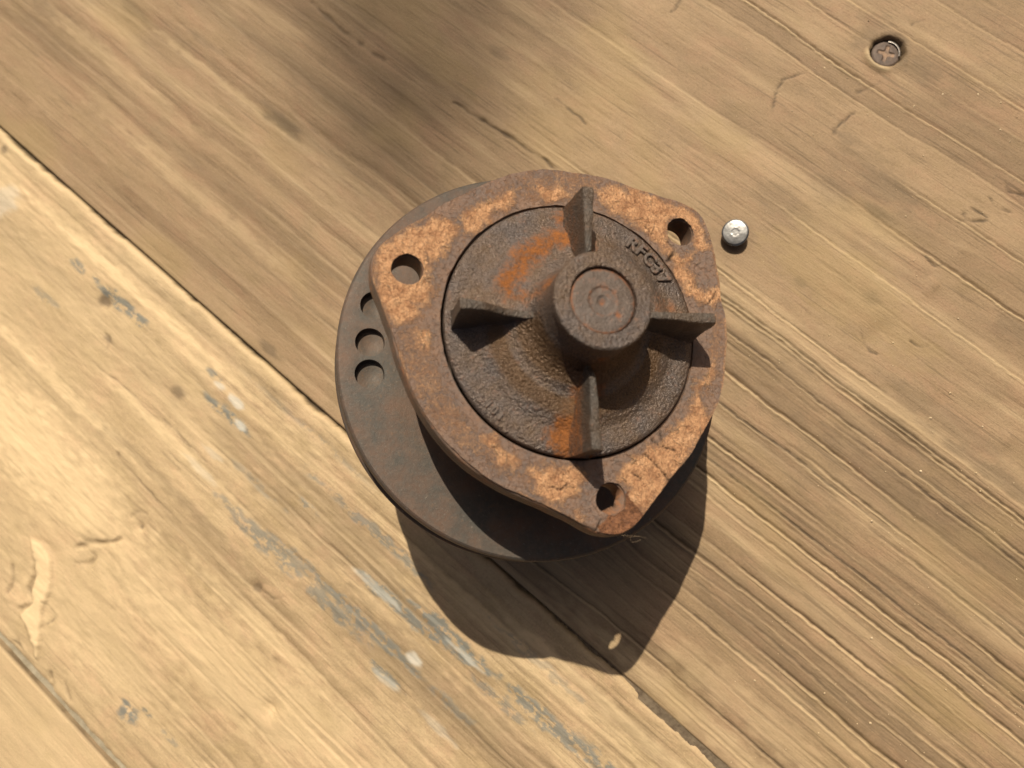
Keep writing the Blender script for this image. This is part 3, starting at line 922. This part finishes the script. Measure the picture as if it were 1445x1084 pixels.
fz = fbm(x * .8, y * .8, 2, 4); fy = fbm(x * 1.6 + y * .6, y * .5 - x * .3, 5, 3)
gz = np.full(len(gv), G_TOP) + torn * (.0 + (fz - .45) * .62 + (fy - .5) * .5) + (1 - torn) * (fbm(x * .2, y * .2, 3, 4) - .5) * .35 - deep * (.25 - (fz - .45) * .9)
for pts, w in (([(740, 704), (768, 715), (808, 734), (842, 749)], .22), ([(842, 749), (845, 735), (853, 728)], .16), ([(908, 640), (925, 655), (940, 672)], .2), ([(925, 560), (936, 570)], .2), ([(928, 660), (945, 678)], .2), ([(915, 615), (930, 628), (952, 634)], .2), ([(912, 318), (920, 330)], .22), ([(944, 366), (950, 358)], .5), ([(936, 373), (949, 359)], .3), ([(990, 436), (1000, 428), (1010, 412)], .2), ([(930, 606), (932, 622)], .2), ([(893, 668), (905, 676)], .2), ([(775, 686), (790, 690), (800, 682)], .2)):
    L = P2(pts)
    d = poly_dist(wx * .3 + x * .7, wy * .3 + y * .7, L)
    q = np.exp(-(d / w) ** 2)
    crk = np.maximum(crk, q); gz -= q * .5
top = np.c_[gv, gz]
nb = len(go); 
# the edges drop to the iron: boundary loops come first in gv, in order
parts = [(top, gf)]
off = 0
for loop, grow in [(go, .05)] + [(h, -.02) for h in gh] + [(gb, -.02)]:
    m_ = len(loop)
    up = top[off:off + m_]
    lo = up.copy(); c = lo[:, :2] - lo[:, :2].mean(0); lo[:, :2] += c / np.hypot(c[:, 0], c[:, 1])[:, None] * grow; lo[:, 2] = FT + .02
    k = np.arange(m_); k2 = (k + 1) % m_
    q = np.stack([k, m_ + k, m_ + k2, k2], -1)
    parts.append((np.concatenate([up, lo]), q if grow > 0 else q[:, ::-1]))
    off += m_
v, f = join(parts)
ext = len(v) - len(gv)
pad = lambda a_, c=0.0: np.r_[a_, np.full(ext, c)]
gasket = part('gasket', v, f, GASK, attrs={'torn': pad(np.maximum(torn, faint * .40), .3), 'deep': pad(deep), 'crack': pad(crk)}, sharp=60)
# loose fibres hanging from the lower lobe and the torn patches


def tube(pts, r):
    pts = np.array(pts, float); vs = []; fs = []
    for i, p in enumerate(pts):
        d = pts[min(i + 1, len(pts) - 1)] - pts[max(i - 1, 0)]; d /= np.linalg.norm(d) + 1e-9
        a = np.cross(d, [.3, .5, .8]); a /= np.linalg.norm(a); b = np.cross(d, a)
        for k in range(4):
            vs.append(p + r * (math.cos(k * 1.5708) * a + math.sin(k * 1.5708) * b))
    for i in range(len(pts) - 1):
        for k in range(4):
            fs.append((i * 4 + k, i * 4 + (k + 1) % 4, i * 4 + 4 + (k + 1) % 4, i * 4 + 4 + k))
    return np.array(vs), fs


parts = []
R2 = random.Random(11)
for _ in range(9):
    bx, by = pump_xy(R2.uniform(866, 890), R2.uniform(752, 758), G_TOP - 1)
    ex, ey = pump_xy(R2.uniform(872, 915), R2.uniform(752, 768), G_TOP - 3)
    mid = ((bx + ex) / 2 + R2.uniform(-2.0, 2.0), (by + ey) / 2 + R2.uniform(-2.0, 2.0), G_TOP - R2.uniform(.8, 4))
    p0 = np.array([bx, by, G_TOP - 1.0]); p2 = np.array([ex, ey, G_TOP - R2.uniform(1, 5)]); p1 = np.array(mid)
    parts.append(tube([(1 - t) ** 2 * p0 + 2 * t * (1 - t) * p1 + t * t * p2 for t in np.linspace(0, 1, 9)], .03))
for poly in TORN[:9]:
    q = P2(poly)
    for _ in range(14 if len(poly) > 10 else 5):
        i = R2.randrange(len(q)); w = R2.uniform(0, .8)
        cx = sum(p[0] for p in q) / len(q); cy = sum(p[1] for p in q) / len(q)
        bx, by = q[i][0] * (1 - w) + cx * w, q[i][1] * (1 - w) + cy * w
        if math.hypot(bx, by) < BORE + 1 or any(math.hypot(bx - h[0], by - h[1]) < RH + .6 for h in HOLES):
            continue
        an = R2.uniform(0, 6.28); L = R2.uniform(.8, 2.4)
        p0 = np.array([bx, by, G_TOP + .2]); p2 = p0 + [L * math.cos(an), L * math.sin(an), R2.uniform(-.1, .5)]; p1 = (p0 + p2) / 2 + [R2.uniform(-.4, .4), R2.uniform(-.4, .4), R2.uniform(.2, .7)]
        parts.append(tube([(1 - t) ** 2 * p0 + 2 * t * (1 - t) * p1 + t * t * p2 for t in np.linspace(0, 1, 6)], R2.uniform(.04, .085)))
v, f = join(parts)
v[:, 2] += ZB
fib = mesh_obj('loose_fibres', v, f, FIBRE, gasket)
fib['kind'] = 'stuff'

# impeller: ring, step, cone, hub
H0 = G_TOP
HT = 23.8
prof = [(33.2, -4.5), (34.35, -1.5), (34.45, .2), (34.1, .95), (33.2, 1.35), (32.0, 1.6), (29.0, 1.7), (27.6, 2.0), (24.6, 3.7), (22.8, 4.2), (20.8, 4.5), (19.2, 4.9), (18.4, 5.3), (17.5, 6.2), (16.4, 6.9), (15.2, 7.8), (14.2, 9.0), (13.4, 10.6), (12.7, 12.8), (12.2, 15.5), (12.05, 19.0), (12.05, HT - 3.0), (12.35, HT - 2.4), (12.35, HT - .6), (12.1, HT - .14), (11.6, HT), (8.6, HT), (8.4, HT - .2), (8.3, HT - 1.9)]
pd = dense_profile(prof, .38)
v, f = lathe(pd, 400)
r = np.hypot(v[:, 0], v[:, 1]); th = np.arctan2(v[:, 1], v[:, 0])
amp = .34 * sstep(12.6, 15, r) * sstep(34.3, 33.3, r) + .05
nz = (fbm3(v * .30, 1, 2) - .5) * amp * .9 + (fbm3(v * 1.3, 4, 2) - .5) * amp * .30
hubm = (v[:, 2] > 17) & (r > 11)
v[:, 2] += np.where(hubm, nz * .25, nz)
v[:, :2] *= (1 + (fbm3(v * .35, 6, 3) - .5) * .008 * sstep(33.8, 30, r) * sstep(12, 13, r))[:, None]
# soft swell where the ribs run out of the disc
for k in range(4):
    a = math.radians(90 * k + 1)
    al = v[:, 0] * math.cos(a) + v[:, 1] * math.sin(a); ac = -v[:, 0] * math.sin(a) + v[:, 1] * math.cos(a)
    v[:, 2] += np.where((al > 12.6) & (v[:, 2] < 9), 1.6 * np.exp(-(ac / 2.6) ** 2) * sstep(34, 31, al), 0)
IMPO = [
    ([(700, 408), (706, 388), (722, 362), (750, 340), (786, 322), (806, 328), (806, 346), (775, 356), (748, 374), (732, 398), (726, 416), (740, 425), (768, 408), (776, 415), (770, 432), (720, 424)], 1.0),
    ([(786, 300), (800, 288), (826, 300), (832, 350), (806, 350), (796, 326)], .9),
    ([(788, 642), (778, 612), (792, 580), (808, 548), (826, 524), (842, 528), (842, 642)], 1.15),
    ([(815, 365), (836, 340), (838, 356), (822, 370)], .6),
    ([(690, 470), (708, 462), (716, 480), (700, 496)], .45),
    ([(925, 420), (950, 425), (960, 440), (925, 440)], .45),
    ([(680, 300), (700, 305), (668, 330)], .0)]
rust = np.zeros(len(v)); och = np.zeros(len(v))
wx = v[:, 0] + (fbm(v[:, 0] * .4, v[:, 1] * .4, 1, 4) - .5) * 3; wy = v[:, 1] + (fbm(v[:, 0] * .4, v[:, 1] * .4, 3, 4) - .5) * 3
for poly, am in IMPO:
    if am:
        q = poly_sd(wx, wy, [pump_xy(px, py, H0 + 3.5) for px, py in poly])
        rust = np.maximum(rust, .95 * am * sstep(3.6, -2.4, q) * (v[:, 2] < 16))
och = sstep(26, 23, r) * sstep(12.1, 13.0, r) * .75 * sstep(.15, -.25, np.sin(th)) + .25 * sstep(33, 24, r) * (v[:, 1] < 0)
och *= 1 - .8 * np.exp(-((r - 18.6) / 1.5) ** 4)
v[:, 2] += H0
imp = part('impeller', v, f, CAST, attrs={'rust': rust, 'ochre': np.clip(och, 0, 1)}, sharp=48)

# hub face and shaft end as pieces of the impeller
sv, sf = lathe(dense_profile([(8.28, HT - 2.2), (8.2, HT - 1.25), (7.9, HT - 1.0), (6.9, HT - .85), (5.0, HT - .85), (3.7, HT - .80), (3.35, HT - 1.1), (2.7, HT - 1.1), (1.4, HT - 1.05), (1.1, HT - 1.35), (.4, HT - 1.4), (.02, HT - 1.4)], .3), 160)
sv[:, 2] += (fbm3(sv * .5, 2, 3) - .5) * .22 + H0
rs = np.hypot(sv[:, 0], sv[:, 1])
o = part('shaft_end', sv, sf, HUBM, imp, attrs={'rust': np.clip(.75 * sstep(7.2, 8.0, rs) + .65 * sstep(1.5, .6, rs) + .35 * np.exp(-((rs - 3.6) / .5) ** 2) + .95 * np.exp(-(np.hypot(sv[:, 0] - 3.6, sv[:, 1] + 3.2) / .75) ** 4), 0, 1) * .8, 'ochre': .35 * fbm3(sv * .3, 5, 2)}, sharp=60)


def blade(ang, tip_r, tip_h, seed, worn=False):
    """a cast rib: tall at its outer end, running down to the hub"""
    inr = 11.9
    # upper edge as (r, h), lower edge follows inside the disc
    if worn:
        edge = [(inr, 10.6), (13.5, 10.2), (16.5, 9.8), (20.5, 10.6), (24.5, 13.0), (27.0, 14.4), (30.0, 14.9), (tip_r - .7, tip_h), (tip_r, tip_h - .3)]
    else:
        edge = [(inr, 11.5), (13.6, 11.9), (15.0, 13.6), (16.5, 14.5), (20.5, 14.9), (27.5, 15.1), (tip_r - .7, tip_h), (tip_r, tip_h - .3)]
    dn = dense_profile(edge, .7)
    # cross-section: half width grows from the crest to the foot, with a rounded crest
    N = len(dn)
    vs = []
    lev = [0, .07, .2, .4, .8, 1.6, 3.0, 4.6, 6.4, 8.0, 9.4, 10.6, 11.6, 12.4, 13.2, 14, 15.5]
    nl = len(lev)
    P = np.array(dn)
    cr = P
    out = []
    foot = lambda r_: np.interp(r_, [11, 12.7, 15, 18, 22, 27, 34.5], [4, 4, 4.4, 3.4, 2.4, .6, -.8])
    for i, (r_, h_) in enumerate(cr):
        hb = foot(r_)
        for s in (1, -1):
            for L in lev:
                z = max(h_ - L, hb)
                e = z - hb
                wid = .90 + .50 * sstep(15, 33, r_) - .45 * math.exp(-L / .16) + .055 * L + 1.9 * math.exp(-e / 1.5) * (L > 1)
                rin = r_
                out.append((rin, s * wid, z))
    out = np.array(out).reshape(len(cr), 2, nl, 3)
    ring = np.concatenate([out[:, 0, ::-1], out[:, 1]], 1)         # from the foot up, over the crest, down
    m = ring.shape[1]
    v = ring.reshape(-1, 3)
    f = [tuple(q) for q in grid_faces(len(cr), m)]
    last = (len(cr) - 1) * m
    for j in range(nl - 1):                                        # close the outer end
        f.append((last + j, last + j + 1, last + m - 2 - j, last + m - 1 - j))
    for j in range(nl - 1):
        f.append((j, m - 1 - j, m - 2 - j, j + 1))
    c, s = math.cos(ang), math.sin(ang)
    v = np.stack([v[:, 0] * c - v[:, 1] * s, v[:, 0] * s + v[:, 1] * c, v[:, 2]], 1)
    jit = np.stack([fbm3(v * .45, seed + q, 3) - .5 for q in range(3)], 1)
    v = v + jit * .5 + np.stack([fbm3(v * .16, seed + 5 + q, 2) - .5 for q in range(3)], 1) * np.array([.5, .5, 1.1])
    return v, f


rust_side = {0: .1, 1: .34, 2: .15, 3: .75}
for k in range(4):
    v, f = blade(math.radians(90 * k + (1.6, .2, 1.2, .8)[k]), (33.9, 33.6, 32.8, 34.4)[k], (15.2, 15.3, 15.0, 15.2)[k], 10 + 7 * k, k == 2)
    ac = -v[:, 0] * math.sin(math.radians(90 * k)) + v[:, 1] * math.cos(math.radians(90 * k))
    ru = rust_side[k] * sstep(11.5, 8, v[:, 2]) * (.5 + .5 * np.sign(ac if k in (1, 0) else -ac))
    v[:, 2] += H0
    part('blade', v, f, BLADE, imp, attrs={'rust': ru, 'ochre': np.full(len(v), .15)}, sharp=50)


def cast_text(text, px_pts, size, facing, h):
    """raised cast figures following the rim"""
    for ch, (px, py), rot in zip(text, px_pts, facing):
        cu = bpy.data.curves.new('figure', 'FONT')
        cu.body = ch; cu.size = size * MM; cu.extrude = .30 * MM; cu.bevel_depth = .30 * MM; cu.bevel_resolution = 2; cu.offset = -.06 * MM
        cu.align_x = 'CENTER'; cu.align_y = 'CENTER'
        tmp = bpy.data.objects.new('figure', cu); COL.objects.link(tmp)
        dg = bpy.context.evaluated_depsgraph_get()
        me = bpy.data.meshes.new_from_object(tmp.evaluated_get(dg))
        bpy.data.objects.remove(tmp)
        me.name = 'cast_letter'
        for nm in ('rust', 'ochre'):
            at = me.attributes.new(nm, 'FLOAT', 'POINT')
            at.data.foreach_set('value', np.full(len(me.vertices), .08, np.float32))
        me.materials.clear(); me.materials.append(HUBM)
        o = bpy.data.objects.new('cast_letter', me); COL.objects.link(o)
        o.parent = imp
        x_, y_ = pump_xy(px, py, H0 + h)
        o.location = (x_ * MM, y_ * MM, (ZB + H0 + h) * MM)
        o.rotation_euler = (0, 0, rot)


def rim_rot(px, py):
    x_, y_ = pump_xy(px, py, H0 + 2)
    return math.atan2(y_, x_) - math.pi / 2


pts = [(892, 345), (904, 355), (916, 367), (926, 380), (935, 394)]
cast_text('RFC37', pts, 5.2, [rim_rot(*p) for p in pts], 1.95)
pts = [(689, 571), (697, 580), (706, 588)]
cast_text('101', pts, 3.0, [rim_rot(*p) + math.pi for p in pts], 1.45)

# ------------------------------------------------------------------ crumbs on the boards
R3 = random.Random(4)
vs, fs = [], []


def crumb(x, y, s):
    b = len(vs)
    for d in ((1, 0, 0), (-1, 0, 0), (0, 1, 0), (0, -1, 0), (0, 0, 1), (0, 0, -1)):
        k = s * R3.uniform(.6, 1.3)
        vs.append((x + d[0] * k, y + d[1] * k, s * .5 + d[2] * k * .8))
    for q in ((0, 2, 4), (2, 1, 4), (1, 3, 4), (3, 0, 4), (2, 0, 5), (1, 2, 5), (3, 1, 5), (0, 3, 5)):
        fs.append(tuple(b + i for i in q))


for px, py in ((1162, 82), (1163, 96), (1380, 133), (1411, 184), (1425, 200), (1412, 145), (1330, 133), (1341, 135), (1118, 157), (1195, 110), (1232, 107), (1225, 30), (1311, 74), (1322, 64), (1290, 150), (1094, 218), (1278, 305), (1303, 220), (1386, 602), (1340, 555), (1299, 665), (1313, 590), (1377, 668), (1316, 610), (1230, 735), (1163, 978), (1228, 1020), (1155, 1034), (1260, 484), (1352, 450), (1230, 900), (1065, 960)):
    x_, y_ = table_xy(px, py)
    crumb(x_, y_, R3.uniform(.22, .5))
for _ in range(190):
    x_, y_ = table_xy(R3.uniform(1030, 1445), R3.uniform(0, 1084))
    crumb(x_, y_, R3.uniform(.10, .24))
cr = mesh_obj('sawdust_crumbs', vs, fs, CRUMB, None, False)
cr['kind'] = 'stuff'

# ------------------------------------------------------------------ unseen leafy twig added overhead to shade the boards behind the pump
LEAF = simple('leaf_green', (.05, .085, .025), .55, 0.0, (.035, .06, .018), .05, .1)
BARK = simple('twig_bark', (.13, .09, .06), .85, 0.0, (.08, .055, .035), .2, .3)
R4 = random.Random(9)
sd_ = np.array(SUN_DIR)
twig = bpy.data.objects.new('added_shade_twig', None)
COL.objects.link(twig)
tag(twig, 'leafy twig added out of view to cast the soft shade on the boards behind the pump', 'added shade twig')
root = np.array([*table_xy(560, -700), 0.0]) - sd_ * 7000
tip = np.array([*table_xy(640, 170), 0.0]) - sd_ * 6600
twig.location = tuple(root * MM)


def along(t):
    return root * (1 - t) + tip * t + np.array([0, 0, 60 * math.sin(t * 3.1)])


v, f = tube([along(t) - root for t in np.linspace(0, .97, 20)], 2.6)
mesh_obj('stem', v, f, BARK, twig)
for px, py, L in ((470, -30, 46), (565, 0, 50), (665, -20, 48), (765, 0, 46), (515, 70, 46), (615, 85, 52), (715, 95, 44), (575, 160, 48), (665, 170, 48), (635, 235, 42), (430, -110, 48), (550, -110, 50), (660, -120, 50), (770, -100, 48), (500, 150, 36)):
    c0 = np.array([*table_xy(px - 28, py + 38), 0.0]) - sd_ * R4.uniform(6200, 7400)
    a = np.array([R4.uniform(-1, 1), R4.uniform(-1, 1), R4.uniform(-.3, .3)]); a -= (a @ sd_) * sd_ * .9; a /= np.linalg.norm(a)
    nn = -sd_ + np.array([R4.uniform(-.35, .35) for _ in range(3)]); nn -= (nn @ a) * a; nn /= np.linalg.norm(nn)
    b_ = np.cross(nn, a)
    lv, lf = [], []
    L *= .80
    for i in range(11):
        t_ = i / 10
        w_ = L * .24 * math.sin(math.pi * t_ ** .8) + .3
        cc = c0 + a * L * (t_ - .5) - nn * 9 * (t_ - .4) ** 2
        lv += [cc - b_ * w_ + nn * w_ * .25, cc, cc + b_ * w_ + nn * w_ * .25]
    for i in range(10):
        for j in range(2):
            lf.append((i * 3 + j, i * 3 + j + 1, i * 3 + 4 + j, i * 3 + 3 + j))
    lv = np.array(lv)
    lo = mesh_obj('leaf', lv - root, lf, LEAF, twig)
    # its stalk back to the stem
    q = min((along(t) for t in np.linspace(.2, .97, 40)), key=lambda p: np.linalg.norm(p - lv[1]))
    sv_, sf_ = tube([q - root, (q + lv[1]) / 2 - root + [0, 0, 8], lv[1] - root], .8)
    mesh_obj('leaf_stalk', sv_, sf_, BARK, lo)
